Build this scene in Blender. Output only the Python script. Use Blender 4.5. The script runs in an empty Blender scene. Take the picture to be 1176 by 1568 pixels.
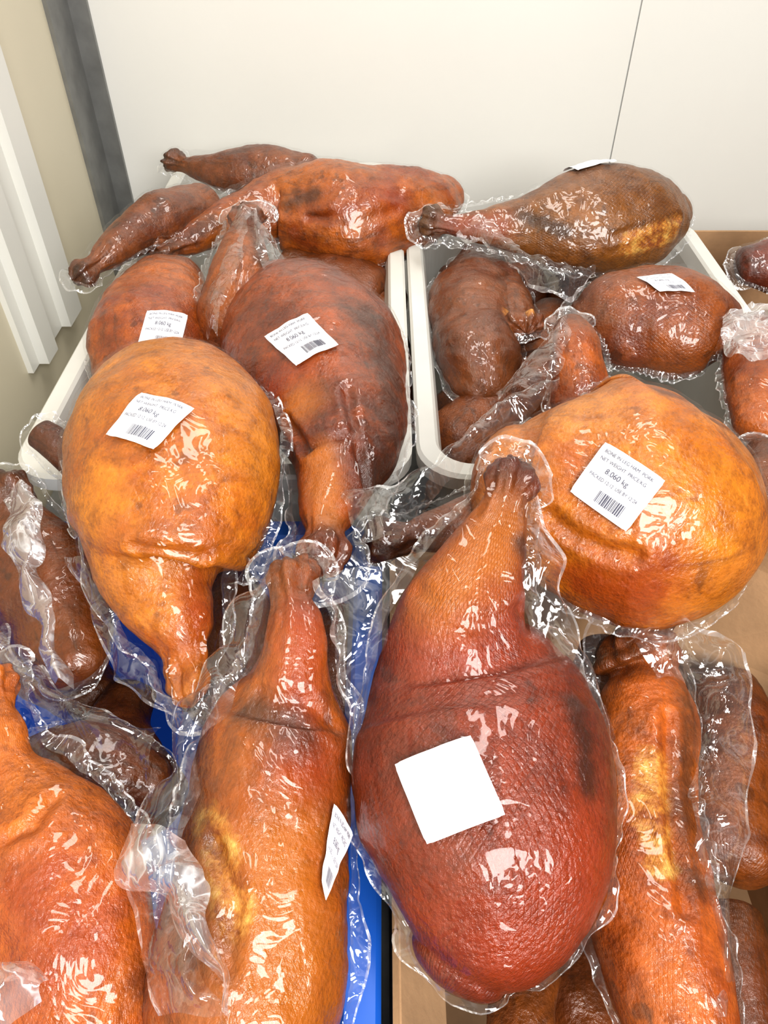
import bpy, bmesh, math, random
from mathutils import Vector, Matrix, noise
from mathutils.bvhtree import BVHTree
# All positions below are world coordinates in millimetres (x right, y away from the viewer, z up; floor z=0).
random.seed(4)
scene=bpy.context.scene
scene.view_settings.view_transform='Standard'
scene.view_settings.gamma=.88
scene.view_settings.exposure=.14
# ---------- material helpers
def newmat(name):
    m=bpy.data.materials.new(name); m.use_nodes=True
    nt=m.node_tree; nt.nodes.clear()
    return m,nt
def N(nt,t,**k):
    n=nt.nodes.new(t)
    for a,b in k.items(): setattr(n,a,b)
    return n
def ramp(nt,fac,stops):
    r=N(nt,'ShaderNodeValToRGB'); e=r.color_ramp.elements
    e[0].position,e[0].color=stops[0][0],(*stops[0][1],1)
    e[1].position,e[1].color=stops[-1][0],(*stops[-1][1],1)
    for p,c in stops[1:-1]:
        x=e.new(p); x.color=(*c,1)
    nt.links.new(fac,r.inputs[0]); return r.outputs[0]
def noi(nt,vec,scale,detail=4,rough=.55,dist=0):
    n=N(nt,'ShaderNodeTexNoise'); n.inputs['Scale'].default_value=scale
    n.inputs['Detail'].default_value=detail; n.inputs['Roughness'].default_value=rough
    n.inputs['Distortion'].default_value=dist
    nt.links.new(vec,n.inputs['Vector']); return n.outputs['Fac']
def mixc(nt,fac,a,b,bt='MIX'):
    m=N(nt,'ShaderNodeMix',data_type='RGBA',blend_type=bt)
    for sock,v in ((m.inputs[0],fac),(m.inputs[6],a),(m.inputs[7],b)):
        if isinstance(v,(int,float)): sock.default_value=v
        elif isinstance(v,tuple): sock.default_value=(*v,1)
        else: nt.links.new(v,sock)
    return m.outputs[2]
def math_(nt,op,a,b=0.0,clamp=False):
    m=N(nt,'ShaderNodeMath',operation=op,use_clamp=clamp)
    for i,v in enumerate((a,b)):
        if isinstance(v,(int,float)): m.inputs[i].default_value=v
        else: nt.links.new(v,m.inputs[i])
    return m.outputs[0]
G3=lambda v:(v,v,v)
def ham_mat(c1,c2,c3,dark=.5,seed=0,bumps=.3,rough=.38,netk=.5):
    m,nt=newmat('ham_skin')
    tc=N(nt,'ShaderNodeTexCoord'); mp=N(nt,'ShaderNodeMapping'); mp.inputs['Location'].default_value=(seed*1.7,seed*.9,seed*2.3)
    nt.links.new(tc.outputs['Object'],mp.inputs['Vector']); v=mp.outputs[0]
    at=N(nt,'ShaderNodeAttribute',attribute_name='feat'); sep=N(nt,'ShaderNodeSeparateColor'); nt.links.new(at.outputs['Color'],sep.inputs[0])
    pa=N(nt,'ShaderNodeAttribute',attribute_name='par').outputs['Vector']
    n1=noi(nt,v,7,3,.6,.3)
    col=mixc(nt,ramp(nt,n1,[(.38,G3(0)),(.62,G3(1))]),c1,c2)
    st=noi(nt,pa,3.2,5,.62,.8)
    fs=ramp(nt,st,[(.66-.22*dark,G3(0)),(.84-.16*dark,G3(1))])
    col=mixc(nt,math_(nt,'MULTIPLY',fs,.75),col,c3)
    n2=noi(nt,v,13,6,.7,.6)
    f2=ramp(nt,n2,[(.72-.30*dark,G3(0)),(.92-.22*dark,G3(1))])
    col=mixc(nt,math_(nt,'MULTIPLY',f2,.75),col,c3)
    n3=noi(nt,v,60,4,.75)
    col=mixc(nt,ramp(nt,n3,[(.46,G3(0)),(.70,G3(.6))]),col,tuple(x*.4 for x in c2))
    col=mixc(nt,ramp(nt,noi(nt,v,26,5,.7),[(.50,G3(0)),(.75,G3(.65))]),col,tuple(min(1,x*1.55) for x in c1))
    n5=noi(nt,v,34,2,.6)
    col=mixc(nt,ramp(nt,n5,[(.66,G3(0)),(.71,G3(.45))]),col,tuple(x*.5 for x in c3))
    nb=noi(nt,v,24,6,.72,.5)
    def mask(o,lo=.40,hi=.75,k=2.4):
        s=math_(nt,'MULTIPLY',o,math_(nt,'ADD',1.0,math_(nt,'MULTIPLY',math_(nt,'SUBTRACT',nb,.5),k)))
        return ramp(nt,s,[(lo,G3(0)),(hi,G3(1))])
    dk=mask(sep.outputs[0],.25,1.0); ft=mask(sep.outputs[1]); rd=mask(sep.outputs[2],.1,.9,1.5); og=mask(at.outputs['Alpha'],.1,.9,1.5)
    col=mixc(nt,math_(nt,'MULTIPLY',rd,.55),col,(.31,.034,.004))
    col=mixc(nt,math_(nt,'MULTIPLY',og,.85),col,(.44,.130,.009))
    fatc=ramp(nt,noi(nt,v,50,4,.7),[(.38,(.28,.07,.008)),(.5,(.56,.22,.03)),(.65,(.80,.48,.12))])
    col=mixc(nt,math_(nt,'MULTIPLY',ft,.9),col,fatc)
    col=mixc(nt,math_(nt,'MULTIPLY',dk,.75),col,tuple(x*.8 for x in c3))
    # faint diamond net print pressed into the skin
    na_=N(nt,'ShaderNodeAttribute',attribute_name='net').outputs['Vector']; sx=N(nt,'ShaderNodeSeparateXYZ'); nt.links.new(na_,sx.inputs[0])
    wob=math_(nt,'MULTIPLY',noi(nt,v,14,1,.5),2.2)
    u_=math_(nt,'ADD',math_(nt,'MULTIPLY',sx.outputs[0],44.0),wob); w_=math_(nt,'MULTIPLY',sx.outputs[1],math.pi/.0085)
    s1=math_(nt,'ABSOLUTE',math_(nt,'SINE',math_(nt,'ADD',u_,w_))); s2=math_(nt,'ABSOLUTE',math_(nt,'SINE',math_(nt,'SUBTRACT',u_,w_)))
    net=math_(nt,'MINIMUM',s1,s2)
    net=ramp(nt,net,[(0,G3(0)),(.6,G3(1))])
    nm=ramp(nt,noi(nt,v,9,2,.6),[(.34,G3(0)),(.62,G3(1))])
    netm=math_(nt,'MULTIPLY',math_(nt,'SUBTRACT',1.0,net),nm)
    col=mixc(nt,math_(nt,'MULTIPLY',netm,.26*netk),col,tuple(x*.35 for x in c2))
    vo=N(nt,'ShaderNodeTexVoronoi'); vo.inputs['Scale'].default_value=260; nt.links.new(v,vo.inputs['Vector'])
    col=mixc(nt,ramp(nt,vo.outputs['Distance'],[(.05,G3(.3)),(.35,G3(0))]),col,tuple(x*.3 for x in c2))
    p=N(nt,'ShaderNodeBsdfPrincipled')
    nt.links.new(col,p.inputs['Base Color'])
    nt.links.new(math_(nt,'ADD',math_(nt,'MULTIPLY',noi(nt,v,95,2,.7),.6),rough-.30),p.inputs['Roughness'])
    p.inputs['Coat Weight'].default_value=.3; p.inputs['Coat Roughness'].default_value=.15
    h=math_(nt,'ADD',math_(nt,'MULTIPLY',vo.outputs['Distance'],.28),math_(nt,'MULTIPLY',noi(nt,v,70,5,.74),1.25))
    h=math_(nt,'SUBTRACT',h,math_(nt,'MULTIPLY',netm,.16*netk))
    b=N(nt,'ShaderNodeBump'); b.inputs['Strength'].default_value=bumps; b.inputs['Distance'].default_value=.0055
    nt.links.new(h,b.inputs['Height']); nt.links.new(b.outputs[0],p.inputs['Normal']); nt.links.new(b.outputs[0],p.inputs['Coat Normal'])
    o=N(nt,'ShaderNodeOutputMaterial'); nt.links.new(p.outputs[0],o.inputs[0])
    return m
def film_mat(name,base,edge,haze,rough=.07,bs=.5,sc=30,pw=3.0):
    m,nt=newmat(name)
    tc=N(nt,'ShaderNodeTexCoord'); v=tc.outputs['Object']
    n=noi(nt,v,sc,2.5,.55,1.0)
    ridge=math_(nt,'ABSOLUTE',math_(nt,'SUBTRACT',n,.5))
    b=N(nt,'ShaderNodeBump'); b.inputs['Strength'].default_value=bs; b.inputs['Distance'].default_value=.01
    nt.links.new(ridge,b.inputs['Height'])
    lw=N(nt,'ShaderNodeLayerWeight'); lw.inputs['Blend'].default_value=.5
    fr=math_(nt,'MULTIPLY',math_(nt,'POWER',lw.outputs['Facing'],pw),edge)
    gl=N(nt,'ShaderNodeBsdfGlossy'); gl.inputs['Roughness'].default_value=rough; gl.inputs['Color'].default_value=(1,1,1,1); nt.links.new(b.outputs[0],gl.inputs['Normal'])
    tr=N(nt,'ShaderNodeBsdfTransparent'); tr.inputs['Color'].default_value=(.985,.985,.985,1)
    last=tr.outputs[0]
    if haze>0:
        df=N(nt,'ShaderNodeBsdfDiffuse'); df.inputs['Color'].default_value=(.9,.9,.92,1)
        m1=N(nt,'ShaderNodeMixShader'); hz=ramp(nt,ridge,[(0,G3(min(1,haze*3))),(.03,G3(haze)),(.3,G3(haze*.3))]); nt.links.new(hz,m1.inputs[0]); nt.links.new(tr.outputs[0],m1.inputs[1]); nt.links.new(df.outputs[0],m1.inputs[2]); last=m1.outputs[0]
    m2=N(nt,'ShaderNodeMixShader'); nt.links.new(math_(nt,'ADD',fr,base,True),m2.inputs[0]); nt.links.new(last,m2.inputs[1]); nt.links.new(gl.outputs[0],m2.inputs[2])
    o=N(nt,'ShaderNodeOutputMaterial'); nt.links.new(m2.outputs[0],o.inputs[0])
    return m
def simple(name,col,rough=.5,nsc=8,var=.06,metal=0,bump=0,bsc=60):
    m,nt=newmat(name); tc=N(nt,'ShaderNodeTexCoord'); v=tc.outputs['Object']
    n=noi(nt,v,nsc,4)
    c=mixc(nt,ramp(nt,n,[(.35,G3(0)),(.65,G3(1))]),tuple(x*(1-var) for x in col),tuple(min(1,x*(1+var)) for x in col))
    p=N(nt,'ShaderNodeBsdfPrincipled'); nt.links.new(c,p.inputs['Base Color']); p.inputs['Roughness'].default_value=rough; p.inputs['Metallic'].default_value=metal
    if bump:
        b=N(nt,'ShaderNodeBump'); b.inputs['Strength'].default_value=bump; b.inputs['Distance'].default_value=.002
        nt.links.new(noi(nt,v,bsc,4),b.inputs['Height']); nt.links.new(b.outputs[0],p.inputs['Normal'])
    o=N(nt,'ShaderNodeOutputMaterial'); nt.links.new(p.outputs[0],o.inputs[0]); return m
FILM=film_mat('bag_film',.028,.10,.0,.08,.65,26)
FLAN=film_mat('bag_film_edge',.08,.30,.03,.07,.7,30,2.0)
FOLD=film_mat('bag_film_bunched',.15,.35,.18,.10,.8,30,1.5)
SEAMF=film_mat('bag_seam',.12,.35,.22,.12,.5,40,1.5)
PAPER=simple('label_paper',(.82,.82,.86),.45,20,.02)
INK=simple('label_ink',(.07,.07,.11),.6)
def mkobj(name,verts,faces,mats,parent=None,smooth=True,mi=None,loc=None):
    me=bpy.data.meshes.new(name)
    if parent is not None and loc is None: loc=parent.location.copy()
    L=Vector(loc) if loc is not None else Vector((0,0,0))
    me.from_pydata([tuple(Vector(v)-L) for v in verts],[],faces); 
    for m in mats: me.materials.append(m)
    if mi: 
        for i,p in enumerate(me.polygons): p.material_index=mi[i]
    if smooth: 
        for p in me.polygons: p.use_smooth=True
    me.update()
    o=bpy.data.objects.new(name,me); scene.collection.objects.link(o)
    if parent is not None: o.parent=parent
    else: o.location=L
    return o
def catmull(pts,n):
    k=len(pts[0]); P=[list(p) for p in pts]
    P=[[2*P[0][i]-P[1][i] for i in range(k)]]+P+[[2*P[-1][i]-P[-2][i] for i in range(k)]]
    out=[]
    for j in range(1,len(P)-2):
        for q in range(24):
            t=q/24
            out.append([.5*((2*P[j][i])+(-P[j-1][i]+P[j+1][i])*t+(2*P[j-1][i]-5*P[j][i]+4*P[j+1][i]-P[j+2][i])*t*t+(-P[j-1][i]+3*P[j][i]-3*P[j+1][i]+P[j+2][i])*t**3) for i in range(k)])
    out.append(P[-2])
    L=[0]
    for a,b in zip(out,out[1:]): L.append(L[-1]+(Vector(a[:3])-Vector(b[:3])).length)
    res=[];j=0
    for q in range(n):
        t=L[-1]*q/(n-1)
        while j<len(L)-2 and L[j+1]<t: j+=1
        f=(t-L[j])/max(1e-9,L[j+1]-L[j])
        res.append([out[j][i]*(1-f)+out[j+1][i]*f for i in range(k)])
    return res,L[-1]
def bvh_of(verts,faces): return BVHTree.FromPolygons([Vector(v) for v in verts],faces)
def ring_faces(nr,na):
    f=[]
    for i in range(nr-1):
        for j in range(na):
            a=i*na+j;b=i*na+(j+1)%na
            f.append((a,a+na,b+na,b))
    f.append(tuple(range(na))); f.append(tuple((nr-1)*na+j for j in range(na-1,-1,-1)))
    return f
def drop(bv,x,y):
    "surface point of the ham seen from straight above (plan position in mm)"
    h=bv.ray_cast(Vector((x/1000,y/1000,2.0)),Vector((0,0,-1)))
    if h[0]: return h[0],h[1]
    h=bv.find_nearest(Vector((x/1000,y/1000,.88)))
    return h[0],h[1]
def smoothmin_hull(s,r):
    pts=list(zip(s,r)); h=[]
    for p in pts:
        while len(h)>=2 and (h[-1][1]-h[-2][1])*(p[0]-h[-2][0])<=(p[1]-h[-2][1])*(h[-1][0]-h[-2][0]): h.pop()
        h.append(p)
    out=[];j=0
    for x in s:
        while j<len(h)-2 and h[j+1][0]<x: j+=1
        a,b=h[j],h[min(j+1,len(h)-1)]
        f=0 if b[0]==a[0] else (x-a[0])/(b[0]-a[0])
        out.append(a[1]*(1-f)+b[1]*f)
    return out
def segd(p,a,b):
    ab=b-a; t=max(0,min(1,(p-a).dot(ab)/max(1e-9,ab.length_squared))); return (p-(a+ab*t)).length
CNT=[0]
def ham(st,cols,dark=.5,n=(0,-.4,.9),th=.82,cap0=.4,cap1=.7,labels=(),feats=(),grooves=(),bag=True,fl=.012,tail=.022,tent=.5,amp=.005,tipdark=1,bumps=.4,seed=None,res=(110,80),netk=.5):
    CNT[0]+=1
    w=[tuple(c/1000 for c in q) for q in st]
    seed=seed if seed is not None else CNT[0]
    nl,na=res
    smp,L=catmull(w,nl)
    C=[Vector(q[:3]) for q in smp]; R=[max(.004,q[3]) for q in smp]
    s=[i/(nl-1)*L for i in range(nl)]
    knob=R[0]<.027 and L>.12
    if knob:
        for i in range(nl):
            x=s[i]; R[i]*=1+.36*math.exp(-((x-.008)/.011)**2)-.22*math.exp(-((x-.036)/.017)**2)
    T=[]
    for i in range(nl):
        a=C[max(0,i-3)];b=C[min(nl-1,i+3)]; T.append((b-a).normalized())
    H=smoothmin_hull(s,R)
    rows=[]
    k=9
    for j in range(k,0,-1):
        ph=j/k*math.pi/2*.97; rows.append((C[0]-T[0]*R[0]*cap0*math.sin(ph),R[0]*math.cos(ph),T[0],0,-math.sin(ph),math.cos(ph),H[0]-R[0]))
    for i in range(nl): rows.append((C[i],R[i],T[i],s[i]/L,0,1,H[i]-R[i]))
    for j in range(1,k+1):
        ph=j/k*math.pi/2*.97; rows.append((C[-1]+T[-1]*R[-1]*cap1*math.sin(ph),R[-1]*math.cos(ph),T[-1],1,math.sin(ph),math.cos(ph),H[-1]-R[-1]))
    nv=Vector(n).normalized(); off=Vector((seed*3.1,seed*1.7,seed*.6))
    V=[];B=[];eqL=[];eqR=[];PAR=[];NET=[]
    for ri,(c,r,t,ss,cs,cc,gap) in enumerate(rows):
        side=t.cross(nv).normalized(); up=side.cross(t).normalized()
        tw=math.exp(-(ss*L/.05)**2) if knob else 0
        for j in range(na):
            a=2*math.pi*j/na-math.pi/2; ca,sa=math.cos(a),math.sin(a)
            d=side*ca+up*sa*(th if sa>0 else th*.95)
            p=c+d*r
            dd=(d.normalized()*cc+t*cs).normalized()
            am=amp*min(1,r/.05)
            q=p+off
            disp=am*1.5*noise.noise(q*8)+am*.7*noise.noise(q*22)+am*.3*noise.noise(q*55)+am*.14*noise.noise(q*130)
            disp+=tw*(.0055*noise.noise(q*70)+.0030*noise.noise(Vector((ca*2.5,sa*2.5,ss*L*14+seed)))*2)
            p=p+dd*disp
            V.append(p); PAR.extend((ca*(.6+r*9),sa*(.6+r*9),ss*L*5+seed*2.0)); NET.extend((a,ss*L,0))
            g=gap*tent*cc
            wr=g*.20*math.sin(a*9+4*noise.noise(q*8))+.0017*noise.noise(q*40)+.0008*noise.noise(q*110)
            B.append(p+dd*(g+.0036+wr))
        i0=len(V)-na
        eqR.append((V[i0+na//4],side,B[i0+na//4],t)); eqL.append((V[i0+3*na//4],-side,B[i0+3*na//4],t))
    nr=len(rows); faces=ring_faces(nr,na)
    bv=bvh_of(V,faces)
    feat=[[0.0,0.0,0.0,0.0] for _ in V]
    for i,(c,r,t,ss,cs,cc,gap) in enumerate(rows):
        td=max(0,1-ss*L/.08)*tipdark*.85
        for j in range(na): feat[i*na+j][0]=td
    idx={'dark':0,'fat':1,'red':2,'org':3}
    for kind,pts,rad in feats:
        W=[drop(bv,x,y)[0] for x,y in pts]
        for i,p in enumerate(V):
            d=min((p-q).length for q in W) if len(W)==1 else min(segd(p,a,b) for a,b in zip(W,W[1:]))
            f=math.exp(-(d/rad)**2)
            feat[i][idx[kind]]=max(feat[i][idx[kind]],f)
    if grooves:
        me=bpy.data.meshes.new('t'); me.from_pydata([tuple(v) for v in V],[],faces); me.update()
        nn=[v.normal.copy() for v in me.vertices]
        for pts,dep,wid in grooves:
            W=[drop(bv,x,y)[0] for x,y in pts]
            for i in range(len(V)):
                d=min(segd(V[i],a,b) for a,b in zip(W,W[1:]))
                if d<wid*4:
                    f=-dep*math.exp(-(d/wid)**2)+dep*.5*math.exp(-((d-wid*2)/wid)**2)
                    V[i]=V[i]+nn[i]*f; B[i]=B[i]+nn[i]*max(f*.6,-.002)
        bpy.data.meshes.remove(me)
    cen=sum((Vector(x) for x in C),Vector())/nl
    E=bpy.data.objects.new('smoked_ham',None); E.location=cen; E.empty_display_size=.05; scene.collection.objects.link(E)
    m=ham_mat(*cols,dark=dark,seed=seed,bumps=bumps,netk=netk)
    o=mkobj('ham_body',V,faces,[m],E)
    ca=o.data.color_attributes.new('feat','FLOAT_COLOR','POINT')
    ca.data.foreach_set('color',[x for f in feat for x in f])
    pa=o.data.attributes.new('par','FLOAT_VECTOR','POINT'); pa.data.foreach_set('vector',PAR)
    pa=o.data.attributes.new('net','FLOAT_VECTOR','POINT'); pa.data.foreach_set('vector',NET)
    sb=V
    if bag:
        BV=[];BF=[]
        mi=[]
        BV+=B; BF+=faces; mi+=[0]*len(faces)
        loop=[(e[2],e[1],e[3],i) for i,e in enumerate(eqR)]+[(e[2],e[1],e[3],i) for i,e in reversed(list(enumerate(eqL)))]
        M=len(loop); pts=[l[0] for l in loop]; cols_=7; base=len(BV)
        for i in range(M):
            a=pts[(i-2)%M];b=pts[(i+2)%M]; tg=(b-a).normalized()
            out=tg.cross(nv).normalized()
            if out.dot(pts[i]-cen)<0 and out.dot(loop[i][1])<0: out=-out
            ri=loop[i][3]/(nr-1)
            q=pts[i]+off
            wd=fl*(.35+1.3*abs(noise.noise(q*11))+.5*noise.noise(q*37))+tail*max(0,1-ri/.12)*(.6+.5*noise.noise(q*25))
            wd=max(.002,wd)
            up=out.cross(tg).normalized()
            for c_ in range(cols_):
                f=c_/(cols_-1)
                BV.append(pts[i]+out*(wd*f-.002)+up*(f*(.006*noise.noise(q*34+Vector((f,0,0)))+.003*math.sin(i*.9+5*noise.noise(q*14)))-.004*f))
        for i in range(M):
            for c_ in range(cols_-1):
                a=base+i*cols_+c_; b=base+((i+1)%M)*cols_+c_
                BF.append((a,b,b+1,a+1)); mi.append(2 if c_==cols_-2 else 1)
        mkobj('plastic_bag',BV,BF,[FILM,FLAN,SEAMF],E,mi=mi)
        sb=B
    bb=bvh_of(sb,faces)
    for lb in labels: label(E,bb,*lb)
    return E
def label(E,bb,corners,lines):
    W=[]; nn=Vector()
    for x,y in corners:
        p,nrm=drop(bb,x,y); W.append(p); nn+=nrm
    nn.normalize()
    def mp(a,b,o=.0018):
        p=(W[0]*(1-a)+W[1]*a)*(1-b)+(W[3]*(1-a)+W[2]*a)*b
        h=bb.ray_cast(p+nn*.06,-nn,.12)
        if h[0]: return h[0]+nn*o
        return p+nn*o
    V=[];Fc=[];mi=[]
    g=24
    cr=.06
    for j in range(g+1):
        for i in range(g+1):
            a,b=i/g,j/g
            x,y=a*2-1,b*2-1
            if abs(x)>1-cr*2 and abs(y)>1-cr*2:
                k=.985
                x*=k;y*=k
            V.append(mp((x+1)/2,(y+1)/2))
    for j in range(g):
        for i in range(g):
            a=j*(g+1)+i; Fc.append((a,a+g+1,a+g+2,a+1)); mi.append(0)
    if lines:
        y=.08
        for k,t in enumerate(lines):
            sz=.085 if k!=2 else .13
            cu=bpy.data.curves.new('t','FONT'); cu.body=t; cu.size=1; ob=bpy.data.objects.new('t',cu)
            scene.collection.objects.link(ob); dg=bpy.context.evaluated_depsgraph_get(); me=ob.evaluated_get(dg).to_mesh()
            bs=len(V); x1=max(v.co.x for v in me.vertices)
            wd=min(.80,.038*len(t)) if k!=2 else .38
            for v in me.vertices: V.append(mp(.08+(.18 if k==2 else 0)+v.co.x/x1*wd, y+sz*.8-v.co.y*sz*1.0,.0026))
            for p in me.polygons: Fc.append(tuple(bs+i for i in p.vertices)); mi.append(1)
            ob.evaluated_get(dg).to_mesh_clear(); bpy.data.objects.remove(ob)
            y+=sz+.045
        x=.36
        while x<.80:
            bw=random.choice((.007,.011,.018)); bs=len(V)
            for a,b in ((x,.70),(x+bw,.70),(x+bw,.90),(x,.90)): V.append(mp(a,b,.0026))
            Fc.append((bs,bs+1,bs+2,bs+3)); mi.append(1); x+=bw+random.choice((.010,.016))
    mkobj('price_label',V,Fc,[PAPER,INK],E,mi=mi,smooth=False)
def sheet(E,A,Bc,amp=.006,nu=60,nv=14,curl=.012,seed=1,mat=None):
    a=[tuple(c/1000 for c in p) for p in A]; b=[tuple(c/1000 for c in p) for p in Bc]
    a,_=catmull(a,nu); b,_=catmull(b,nu); V=[];Fc=[];mi=[]
    o=Vector((seed*5.3,seed,seed*2))
    for i in range(nu):
        p,q=Vector(a[i]),Vector(b[i])
        for j in range(nv):
            f=j/(nv-1); x=p.lerp(q,f)
            n1=noise.noise(x*22+o);n2=noise.noise(x*55+o);n3=abs(noise.noise(x*34+o*2))
            e=(q-p).normalized()*(.014*(1-2*f)*noise.noise(x*30+o))
            V.append(x+Vector((noise.noise(x*30-o)*amp,noise.noise(x*28+o*3)*amp,amp*(1.3*n1+.6*n2-1.4*n3)+curl*math.sin(f*math.pi)))+e)
    for i in range(nu-1):
        for j in range(nv-1):
            k=i*nv+j; Fc.append((k,k+1,k+nv+1,k+nv)); mi.append(1 if j==0 else 0)
    mkobj('loose_film',V,Fc,[mat or FLAN,SEAMF],E,mi=mi)

OR=((.55,.190,.011),(.41,.098,.006),(.11,.026,.005))
OR2=((.44,.110,.008),(.27,.048,.005),(.055,.015,.004))
RED=((.225,.033,.007),(.13,.017,.005),(.035,.010,.004))
BRN=((.23,.060,.007),(.13,.028,.005),(.026,.010,.004))
DRK=((.13,.030,.005),(.24,.064,.008),(.018,.008,.004))
TX=("BONE IN LEG HAM  PORK","NET WEIGHT  PRICE/KG","8.060 kg","PACKED 12/12  USE BY 12/24")
HI=(170,120)
# ---- hams on top of the pile: stations (x, y, z, radius) along each leg, shank end first
h1=ham([(106,459,985,13),(96,431,980,21),(87,412,960,27),(72,385,940,38),(60,360,915,54),(63,338,885,75),(71,304,865,92),(74,266,855,98),(73,233,850,94),(69,199,845,85),(62,174,840,70),(54,156,835,52),(48,146,830,34)],RED,.3,
  labels=[(((7,239),(57,249),(76,202),(27,190)),None)],
  feats=[('org',[(86,406),(69,378),(44,357)],.035),('dark',[(112,421),(106,395)],.012),('red',[(54,356),(48,331)],.05),('red',[(129,182),(84,141)],.04),('dark',[(134,282),(134,229)],.012)],
  grooves=[([(26,362),(62,330),(103,354)],.003,.006)],bumps=.5,res=HI,netk=.8,amp=.0028,seed=41,cap1=.5)
h2=ham([(-164,345,830,12),(-171,372,838,19),(-181,400,850,32),(-196,430,860,45),(-204,455,870,64),(-200,477,885,86),(-201,519,895,99),(-210,561,900,105),(-222,619,900,104),(-240,684,895,86),(-249,724,890,57)],OR,.24,
  labels=[(((-219,559),(-169,544),(-197,495),(-244,516)),TX)],
  grooves=[([(-207,426),(-179,424),(-154,429)],.006,.005),([(-154,429),(-139,439),(-119,458),(-114,472)],.005,.004)],feats=[('red',[(-164,423),(-157,393)],.02)],tipdark=.5,res=HI,netk=.3,amp=.004)
h12=ham([(130,546,885,63),(156,542,885,85),(179,532,890,101),(215,526,890,119),(248,526,890,124),(284,548,885,109),(308,564,885,87),(326,577,885,67),(338,586,885,47)],OR,.30,cap0=.7,cap1=.4,
  labels=[(((190,502),(232,459),(200,431),(158,468)),TX)],
  grooves=[([(143,462),(163,445),(188,430),(210,421)],.006,.006)],feats=[('red',[(229,413),(211,408),(178,421)],.03),('dark',[(249,563),(324,561)],.010)],tail=.0,tipdark=0,res=HI,netk=.3,amp=.0035)
h12b=ham([(-10,495,860,16),(8,499,860,19),(43,510,860,22),(86,529,855,29),(128,543,850,40)],BRN,.5,fl=.006)
h18=ham([(-76,411,920,13),(-72,378,920,19),(-69,348,910,23),(-72,325,890,31),(-79,304,865,51),(-85,268,850,58),(-88,233,840,61),(-89,200,830,63),(-90,170,820,65),(-91,141,810,65),(-91,117,800,60),(-91,95,790,46)],((.24,.042,.006),(.38,.098,.007),(.05,.014,.004)),.75,
  labels=[(((-36,232),(-23,221),(-21,168),(-42,183)),TX)],
  feats=[('fat',[(-118,216),(-103,187),(-94,161)],.018),('org',[(-71,180),(-59,114)],.05),('dark',[(-139,271),(-131,203),(-117,145)],.03),('dark',[(-95,290),(-60,270)],.022),('red',[(-58,344),(-58,249)],.025)],grooves=[([(-112,203),(-94,168),(-95,134)],.004,.006),([(-91,303),(-57,297),(-36,286)],.003,.006)],res=HI)
h17=ham([(233,421,800,25),(242,395,790,37),(234,348,790,41),(220,299,790,42),(205,255,790,44),(196,215,790,45),(194,179,790,45),(196,146,790,43),(198,116,790,37)],((.44,.105,.008),(.29,.048,.006),(.06,.018,.005)),.5,
  feats=[('fat',[(214,287),(201,249),(198,211)],.018),('dark',[(260,346),(235,273),(220,199)],.016),('dark',[(224,407)],.04)],grooves=[([(236,328),(216,245),(205,176)],.005,.005)],netk=.9)
h19=ham([(-318,336,870,16),(-297,295,870,21),(-283,263,860,25),(-263,238,850,42),(-239,208,840,60),(-221,175,830,63),(-209,146,820,61),(-201,115,810,52)],((.52,.140,.009),(.38,.070,.006),(.10,.020,.004)),.28,
  grooves=[([(-248,203),(-233,210),(-228,230)],.004,.005)],feats=[('red',[(-203,143),(-214,159)],.04),('dark',[(-154,135)],.02)],tipdark=.2,bumps=.5,res=HI)
h20=ham([(-305,304,780,25),(-268,302,790,34),(-232,299,790,36),(-197,292,780,27)],DRK,.8,fl=.006,amp=.008)
h21=ham([(-423,610,830,19),(-403,589,820,30),(-382,554,800,49),(-348,507,790,58),(-321,464,780,51),(-294,413,780,31)],DRK,.6,amp=.007)
h22=ham([(-387,666,860,18),(-362,654,850,21),(-337,649,830,33),(-305,626,800,52)],BRN,.6,fl=.008)
# ---- left tub
h3=ham([(-56,447,880,14),(-56,469,885,21),(-55,507,885,27),(-49,554,885,39),(-44,617,880,61),(-57,707,870,89),(-85,804,860,110),(-111,892,855,109),(-133,962,850,84)],((.34,.068,.007),(.15,.026,.005),(.028,.010,.004)),.55,
  labels=[(((-137,752),(-86,763),(-48,705),(-94,685)),TX)],
  feats=[('dark',[(-22,797),(1,706),(8,614),(-5,563)],.04),('org',[(-62,557),(-53,493)],.02),('org',[(-90,640)],.03),('red',[(-120,676)],.04)],grooves=[([(-102,633),(-76,572),(-37,578)],.006,.005),([(-39,643),(-28,574),(-18,539)],.006,.005)],res=HI)
h4=ham([(-203,1090,935,19),(-201,1042,920,27),(-199,971,900,43),(-202,935,860,63),(-205,931,800,75)],((.32,.080,.007),(.17,.034,.005),(.03,.010,.003)),.6,feats=[('dark',[(-188,1044),(-167,965)],.015)])
h5=ham([(-346,1069,830,63),(-328,971,840,77),(-317,883,840,78),(-309,820,830,68)],OR2,.4,
  labels=[(((-304,865),(-259,887),(-260,815),(-308,802)),TX)],amp=.006,netk=.8)
h6=ham([(-370,1166,840,18),(-327,1218,840,26),(-271,1284,840,41),(-199,1352,835,69),(-128,1341,830,94),(-56,1327,830,101),(14,1356,830,90),(75,1395,830,70),(120,1432,830,42)],((.44,.118,.008),(.28,.052,.005),(.05,.014,.004)),.65,n=(0,-.5,.85),
  feats=[('dark',[(-166,1287),(-119,1280)],.018),('dark',[(-367,1156),(-272,1233)],.02),('red',[(13,1288)],.04)],grooves=[([(-212,1277),(-168,1261),(-163,1281)],.005,.007),([(-20,1252),(36,1263)],.003,.007),([(-130,1262),(-95,1250),(-60,1262)],.005,.006)],res=HI,amp=.007)
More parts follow.
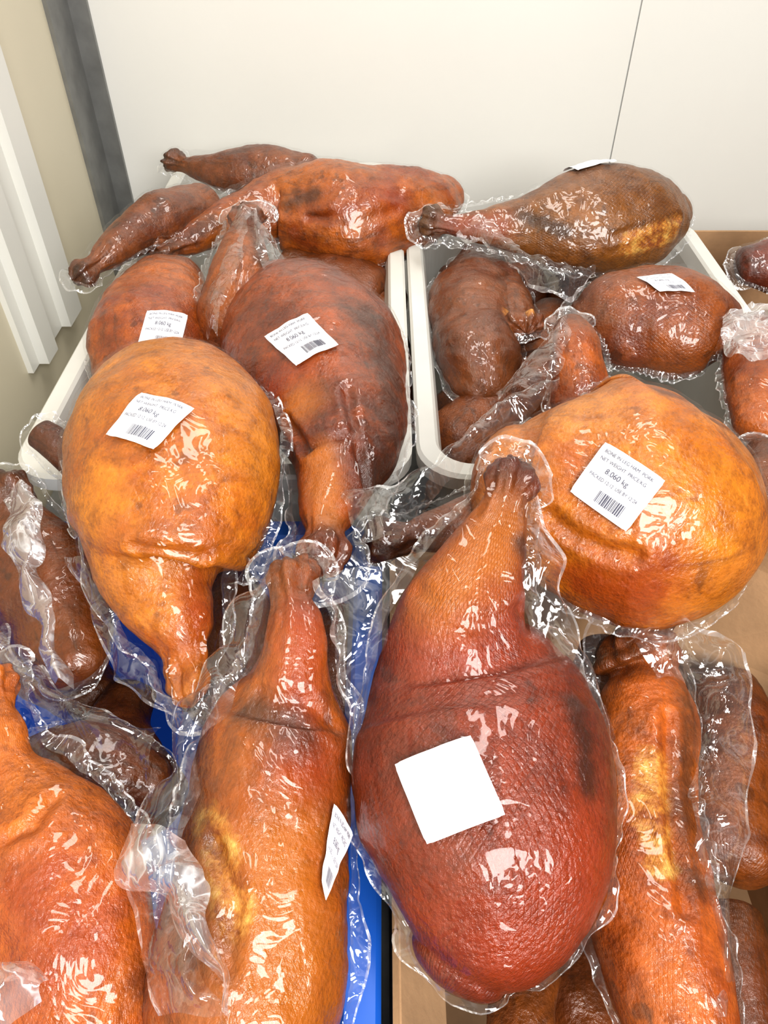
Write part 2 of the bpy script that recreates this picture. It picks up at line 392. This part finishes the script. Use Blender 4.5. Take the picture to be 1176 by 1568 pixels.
h7=ham([(-418,1532,860,18),(-363,1497,860,24),(-297,1476,860,45),(-215,1469,860,50),(-146,1456,860,40)],BRN,.6,fl=.008,amp=.006)
h8=ham([(-459,1054,855,15),(-439,1089,860,19),(-407,1166,865,35),(-362,1251,865,46),(-320,1325,860,38)],BRN,.6,fl=.006,amp=.006)
# ---- right tub
h9=ham([(72,1218,875,23),(109,1205,870,21),(164,1209,865,30),(230,1220,860,52),(297,1228,860,81),(365,1241,860,95),(429,1255,860,89),(478,1274,860,63),(505,1290,860,34)],((.25,.088,.010),(.14,.042,.006),(.04,.015,.005)),.45,n=(0,-.5,.85),
  labels=[(((298,1288),(362,1306),(378,1262),(312,1242)),None)],
  feats=[('fat',[(391,1152),(431,1166),(473,1192)],.024),('red',[(108,1184),(182,1178)],.03),('dark',[(223,1194),(287,1155)],.015)],grooves=[([(362,1151),(385,1158),(479,1204)],.004,.006)],res=HI,netk=1.3)
h10=ham([(172,1239,780,48),(152,1144,780,67),(140,1038,780,67),(137,945,780,60),(142,893,770,47)],DRK,.6,feats=[('fat',[(183,1008),(189,971)],.012)],amp=.009)
h10b=ham([(207,977,810,25),(202,1063,800,37),(183,1170,790,44)],BRN,.6,fl=.008,amp=.008,tipdark=0,feats=[('fat',[(207,960)],.012)])
h11=ham([(232,834,900,18),(234,801,895,26),(235,773,880,29),(240,748,850,40)],OR2,.6)
h13=ham([(298,1004,800,44),(335,1002,810,74),(390,993,815,83),(444,978,815,81),(486,968,810,61),(505,953,810,34)],((.30,.075,.007),(.18,.035,.006),(.06,.016,.005)),.3,
  labels=[(((360,999),(406,990),(431,953),(385,962)),TX)],netk=1.1)
h16=ham([(554,1004,800,30),(538,931,800,47),(507,833,800,48),(488,761,790,42)],OR2,.4)
h23=ham([(469,696,800,32),(443,626,800,41),(434,574,790,36)],DRK,.5)
h15=ham([(616,1210,800,33),(661,1210,800,50),(717,1210,800,67)],RED,.4)
# ---- lower layer of the pile
k=0
for st in [[(-32,1187,720,46),(-8,1021,720,63),(12,880,710,58)],[(98,882,720,38),(159,915,720,59),(237,915,720,59)],[(-313,1108,740,54),(-254,934,730,69),(-224,792,720,54)],
 [(-179,558,720,30),(-154,484,720,42),(-165,410,710,40)],[(-50,526,700,30),(-52,448,700,42),(-46,365,700,39)],[(-258,419,720,27),(-259,368,720,35),(-212,303,720,36)],
 [(122,169,730,15),(103,144,730,22),(94,112,730,23)],[(238,467,720,28),(215,389,720,39),(192,326,710,37)],[(-34,1295,740,48),(-10,1215,730,52),(-14,1059,720,50)],
 [(293,216,700,22),(282,168,700,31),(272,125,700,30)],[(276,990,740,41),(209,934,730,59),(110,821,720,55)],[(-296,416,700,34),(-379,481,700,43),(-435,517,700,44)],[(-173,1254,760,47),(-102,1225,750,69),(-32,1197,740,57)],[(-368,792,720,50),(-362,735,720,50),(-355,700,720,40)],
 [(120,1300,700,48),(170,1310,700,52),(272,1310,700,56)],[(327,1290,700,52),(400,1290,700,58),(480,1290,700,50)],[(298,1164,720,45),(259,1059,720,54),(217,984,720,51)],[(364,452,680,36),(359,375,680,46),(320,278,680,42)],[(182,229,660,35),(161,178,660,39),(163,132,660,37)]]:
    ham(st,(DRK,BRN,BRN)[k%3],.6,res=(50,40),bag=False,amp=.008); k+=1
# ---- loose bag ends
def z3(pts,zs): return [(x,y,z) for (x,y),z in zip(pts,zs)]
sheet(h12b,z3([(-42,526),(7,516),(64,560),(123,633),(181,659)],(900,920,930,930,930)),z3([(-22,457),(25,483),(70,535),(112,591),(177,640)],(900,900,910,920,930)),.008,seed=1)
sheet(h1,z3([(-50,387),(-44,350),(-32,310),(-25,268),(-22,234)],(930,920,900,880,860)),z3([(20,391),(9,357),(-11,334),(-20,295),(-20,253)],(950,935,900,880,860)),.007,seed=2)
sheet(h1,z3([(127,455),(135,397),(151,361),(157,322),(167,279)],(970,950,930,900,880)),z3([(108,403),(105,365),(122,332),(148,306),(163,274)],(965,940,910,880,870)),.009,seed=3)
sheet(h18,z3([(-94,413),(-122,357),(-145,288),(-152,239),(-168,203),(-166,178),(-154,144),(-134,108)],(920,910,900,890,890,880,870,860)),z3([(-86,369),(-93,332),(-118,291),(-130,243),(-130,195),(-112,160),(-101,132),(-86,102)],(920,910,900,890,900,910,900,890)),.009,seed=4,nu=110,nv=20)
sheet(h18,z3([(-159,201),(-163,171),(-132,162),(-112,137),(-88,100)],(905,900,905,905,900)),z3([(-121,193),(-117,168),(-110,160),(-94,136),(-77,104)],(915,920,920,920,910)),.010,seed=24,nu=80,nv=20,mat=FOLD,curl=.015)
sheet(h17,z3([(216,399),(266,403),(319,403),(309,343),(293,278),(266,212),(239,163),(224,121)],(840,850,840,820,810,810,800,800)),z3([(236,375),(256,369),(263,343),(253,306),(240,262),(229,213),(218,158),(208,117)],(830,830,820,820,820,820,820,820)),.009,seed=5,nu=100,nv=18)
sheet(h20,z3([(-346,412),(-307,375),(-249,340),(-184,309)],(840,840,840,830)),z3([(-334,369),(-293,333),(-249,312),(-182,273)],(830,830,830,830)),.008,seed=6)
sheet(h21,z3([(-404,578),(-366,498),(-330,433),(-297,368)],(850,840,830,810)),z3([(-366,578),(-338,498),(-309,433),(-277,368)],(860,850,840,810)),.008,seed=7,mat=FOLD)
sheet(h2,z3([(-299,480),(-263,417),(-218,349),(-175,321)],(860,850,840,830)),z3([(-259,446),(-225,395),(-189,349),(-168,330)],(870,860,850,840)),.008,seed=8)
sheet(h3,z3([(9,746),(32,747),(31,670),(8,612)],(870,860,860,870)),z3([(-6,693),(9,707),(12,658),(1,611)],(880,870,870,880)),.007,seed=9)
sheet(h9,z3([(117,1167),(181,1085),(231,1001),(279,1001),(316,1052)],(870,870,850,850,860)),z3([(175,1146),(204,1064),(244,1032),(279,1032),(302,1053)],(900,900,890,880,880)),.010,seed=10)
sheet(h16,z3([(460,935),(491,944),(533,935)],(860,870,870)),z3([(445,850),(451,803),(490,819)],(860,870,870)),.010,seed=11,mat=FOLD)
sheet(h4,z3([(-220,1097),(-237,1032),(-242,934),(-231,850)],(930,910,890,870)),z3([(-189,1060),(-190,927),(-200,860),(-204,815)],(950,940,920,900)),.006,seed=12)
sheet(h4,z3([(-180,1086),(-156,1031),(-127,991),(-81,982)],(930,920,900,880)),z3([(-189,1060),(-164,948),(-145,914),(-111,906)],(950,930,910,900)),.006,seed=13)
sheet(h11,z3([(209,813),(181,770),(137,717),(129,685)],(910,900,890,890)),z3([(223,812),(201,725),(187,701),(165,675)],(920,920,910,910)),.006,seed=14)
sheet(h19,z3([(-214,123),(-195,120),(-182,114)],(920,920,920)),z3([(-203,93),(-190,96),(-184,102)],(920,920,920)),.010,seed=15,nu=40,mat=FOLD)

# ---------- containers
def rrect(x0,x1,y0,y1,r,z,n=8):
    out=[]
    for cx,cy,a0 in ((x1-r,y1-r,0),(x0+r,y1-r,90),(x0+r,y0+r,180),(x1-r,y0+r,270)):
        for i in range(n+1):
            a=math.radians(a0+90*i/n); out.append(Vector((cx+r*math.cos(a),cy+r*math.sin(a),z)))
    return out
def tub(name,x0,x1,y0,y1,z0,z1,mat,rim=.028,wall=.006,lip=.022,taper=.03):
    prof=[(taper,z0,.05),(rim-.004,z1-lip,.05),(.0,z1-lip,.06),(0,z1-.004,.06),(.004,z1,.06),(rim-.004,z1,.045),(rim,z1-.004,.04),(rim+wall,z1-lip*1.3,.04),(taper+wall,z0+wall,.045)]
    V=[];Fc=[]
    for ins,z,r in prof: V+=rrect(x0+ins,x1-ins,y0+ins,y1-ins,r,z)
    n=36
    for i in range(len(prof)-1):
        for j in range(n):
            a=i*n+j;b=i*n+(j+1)%n; Fc.append((a,b,b+n,a+n))
    Fc.append(tuple(range(n-1,-1,-1))); Fc.append(tuple((len(prof)-1)*n+j for j in range(n)))
    return mkobj(name,V,Fc,[mat],smooth=False,loc=((x0+x1)/2,(y0+y1)/2,z0))
WP=simple('white_plastic',(.68,.67,.62),.35,5,.06)
BP=simple('blue_plastic',(.012,.11,.50),.3,6,.1)
tub('white_plastic_tub',-.45,.035,.66,1.70,.43,.80,WP)
tub('white_plastic_tub',.04,.575,.66,1.40,.43,.80,WP)
tub('blue_plastic_crate',-.62,-.002,-.02,.62,.43,.77,BP,rim=.03)
CB=simple('cardboard',(.40,.245,.13),.85,12,.15,0,.3,90)
def box_open(name,x0,x1,y0,y1,z0,z1,w=.006,flaps=True):
    bm=bmesh.new()
    def bx(a,b,rot=None,piv=None):
        r=bmesh.ops.create_cube(bm,size=1); c=[(a[i]+b[i])/2 for i in range(3)]; d=[b[i]-a[i] for i in range(3)]
        for v in r['verts']:
            v.co=Vector([v.co[i]*d[i]+c[i] for i in range(3)])
            if rot: v.co=Vector(piv)+rot@(v.co-Vector(piv))
    bx((x0,y0,z0),(x1,y1,z0+w)); bx((x0,y0,z0),(x0+w,y1,z1)); bx((x1-w,y0,z0),(x1,y1,z1)); bx((x0+w,y0,z0),(x1-w,y0+w,z1)); bx((x0+w,y1-w,z0),(x1-w,y1,z1))
    if flaps:
        bx((x1-w,y0+.01,z1),(x1,y1-.16,z1+.12),Matrix.Rotation(math.radians(62),3,'Y'),(x1,0,z1))
        bx((x0,y0+.01,z1-.08),(x0+w*.7,y0+.2,z1),Matrix.Rotation(math.radians(-28),3,'Y'),(x0,0,z1))
        bx((x0+.03,y0,z1-.10),(x0+.3,y0+w*.7,z1),Matrix.Rotation(math.radians(30),3,'X'),(0,y0,z1))
        A=[Vector(p) for p in ((.352,.530,.845),(.47,.43,.845),(.47,.415,.66),(.318,.505,.66))]
        nn=(A[1]-A[0]).cross(A[3]-A[0]).normalized()*.005
        vs=[bm.verts.new(p) for p in A]+[bm.verts.new(p+nn) for p in A]
        for f in ((0,1,2,3),(7,6,5,4),(0,4,5,1),(1,5,6,2),(2,6,7,3),(3,7,4,0)): bm.faces.new([vs[i] for i in f])
    me=bpy.data.meshes.new(name); bm.to_mesh(me); bm.free(); me.materials.append(CB)
    o=bpy.data.objects.new(name,me); scene.collection.objects.link(o); return o
box_open('cardboard_box',.006,.44,-.02,.585,.43,.78)
box_open('cardboard_box',.60,1.1,.95,1.44,.43,.76,flaps=False)
# ---------- room
def slab(name,a,b,mat,loc=None):
    V=[(x,y,z) for x in (a[0],b[0]) for y in (a[1],b[1]) for z in (a[2],b[2])]
    return mkobj(name,V,[(0,1,3,2),(4,6,7,5),(0,4,5,1),(2,3,7,6),(0,2,6,4),(1,5,7,3)],[mat],smooth=False,loc=((a[0]+b[0])/2,(a[1]+b[1])/2,a[2]))
WB=simple('panel_white',(.77,.755,.71),.35,1.5,.02,0,.08,14)
WL=simple('panel_cream',(.66,.60,.46),.4,1.5,.03,0,.05,14)
TR=simple('trim_white',(.76,.75,.70),.35,3,.02)
ST=simple('steel',(.28,.28,.27),.42,18,.12,.6)
SEAM=simple('seam_grey',(.38,.38,.37),.6)
slab('wall_back',(-.70,1.76,0),(.508,1.84,2.6),WB)
slab('wall_back',(.511,1.76,0),(2.2,1.84,2.6),WB)
slab('trim_1',(.506,1.764,0),(.513,1.83,2.6),SEAM)
slab('wall_left',(-.70,-1.2,0),(-.63,1.76,2.6),WL)
slab('trim_2',(-.632,1.64,.0),(-.622,1.76,2.6),ST)
slab('trim_3',(-.622,1.75,.0),(-.585,1.76,2.6),ST)
for i,(y0,y1,d) in enumerate(((1.12,1.36,.012),(1.15,1.20,.03),(1.28,1.35,.03))):
    slab('trim_%d'%(4+i),(-.632,y0,.64),(-.632+d,y1,2.6),TR)
slab('floor',(-.70,-1.2,-.05),(2.2,1.84,0),simple('concrete',(.3,.3,.29),.7,5,.1))
bm=bmesh.new()
def bx2(a,b):
    r=bmesh.ops.create_cube(bm,size=1)
    for v in r['verts']: v.co=Vector([v.co[i]*(b[i]-a[i])+(a[i]+b[i])/2 for i in range(3)])
bx2((-.625,-.04,.40),(1.15,1.72,.43))
for x in (-.60,.25,1.10):
    for y in (0,.85,1.66): bx2((x-.02,y-.02,0),(x+.02,y+.02,.40))
me=bpy.data.meshes.new('steel_table'); bm.to_mesh(me); bm.free(); me.materials.append(ST)
o=bpy.data.objects.new('steel_table',me); scene.collection.objects.link(o)
# ---------- lights
def area(name,loc,tgt,sx,sy,e,col):
    l=bpy.data.lights.new(name,'AREA'); l.shape='RECTANGLE'; l.size=sx; l.size_y=sy; l.energy=e; l.color=col
    o=bpy.data.objects.new(name,l); o.location=loc; o.rotation_euler=(Vector(tgt)-Vector(loc)).to_track_quat('-Z','Y').to_euler(); scene.collection.objects.link(o)
area('doorway_daylight',(.6,-1.1,2.2),(.05,1.1,.9),1.0,1.2,74,(1,.99,.97))
area('ceiling_lamp',(.25,.95,2.9),(.1,1.5,.9),.4,1.4,27,(1,.98,.94))
w=bpy.data.worlds.new('World'); scene.world=w; w.use_nodes=True
w.node_tree.nodes['Background'].inputs[0].default_value=(.98,.98,1,1); w.node_tree.nodes['Background'].inputs[1].default_value=.15
cd=bpy.data.cameras.new('Camera'); cam=bpy.data.objects.new('Camera',cd); scene.collection.objects.link(cam)
cam.location=(0,0,1.38); cam.rotation_euler=(math.radians(90-44),0,0); cd.sensor_fit='VERTICAL'; cd.sensor_height=36; cd.lens=26.2; cd.clip_start=.02
scene.camera=cam
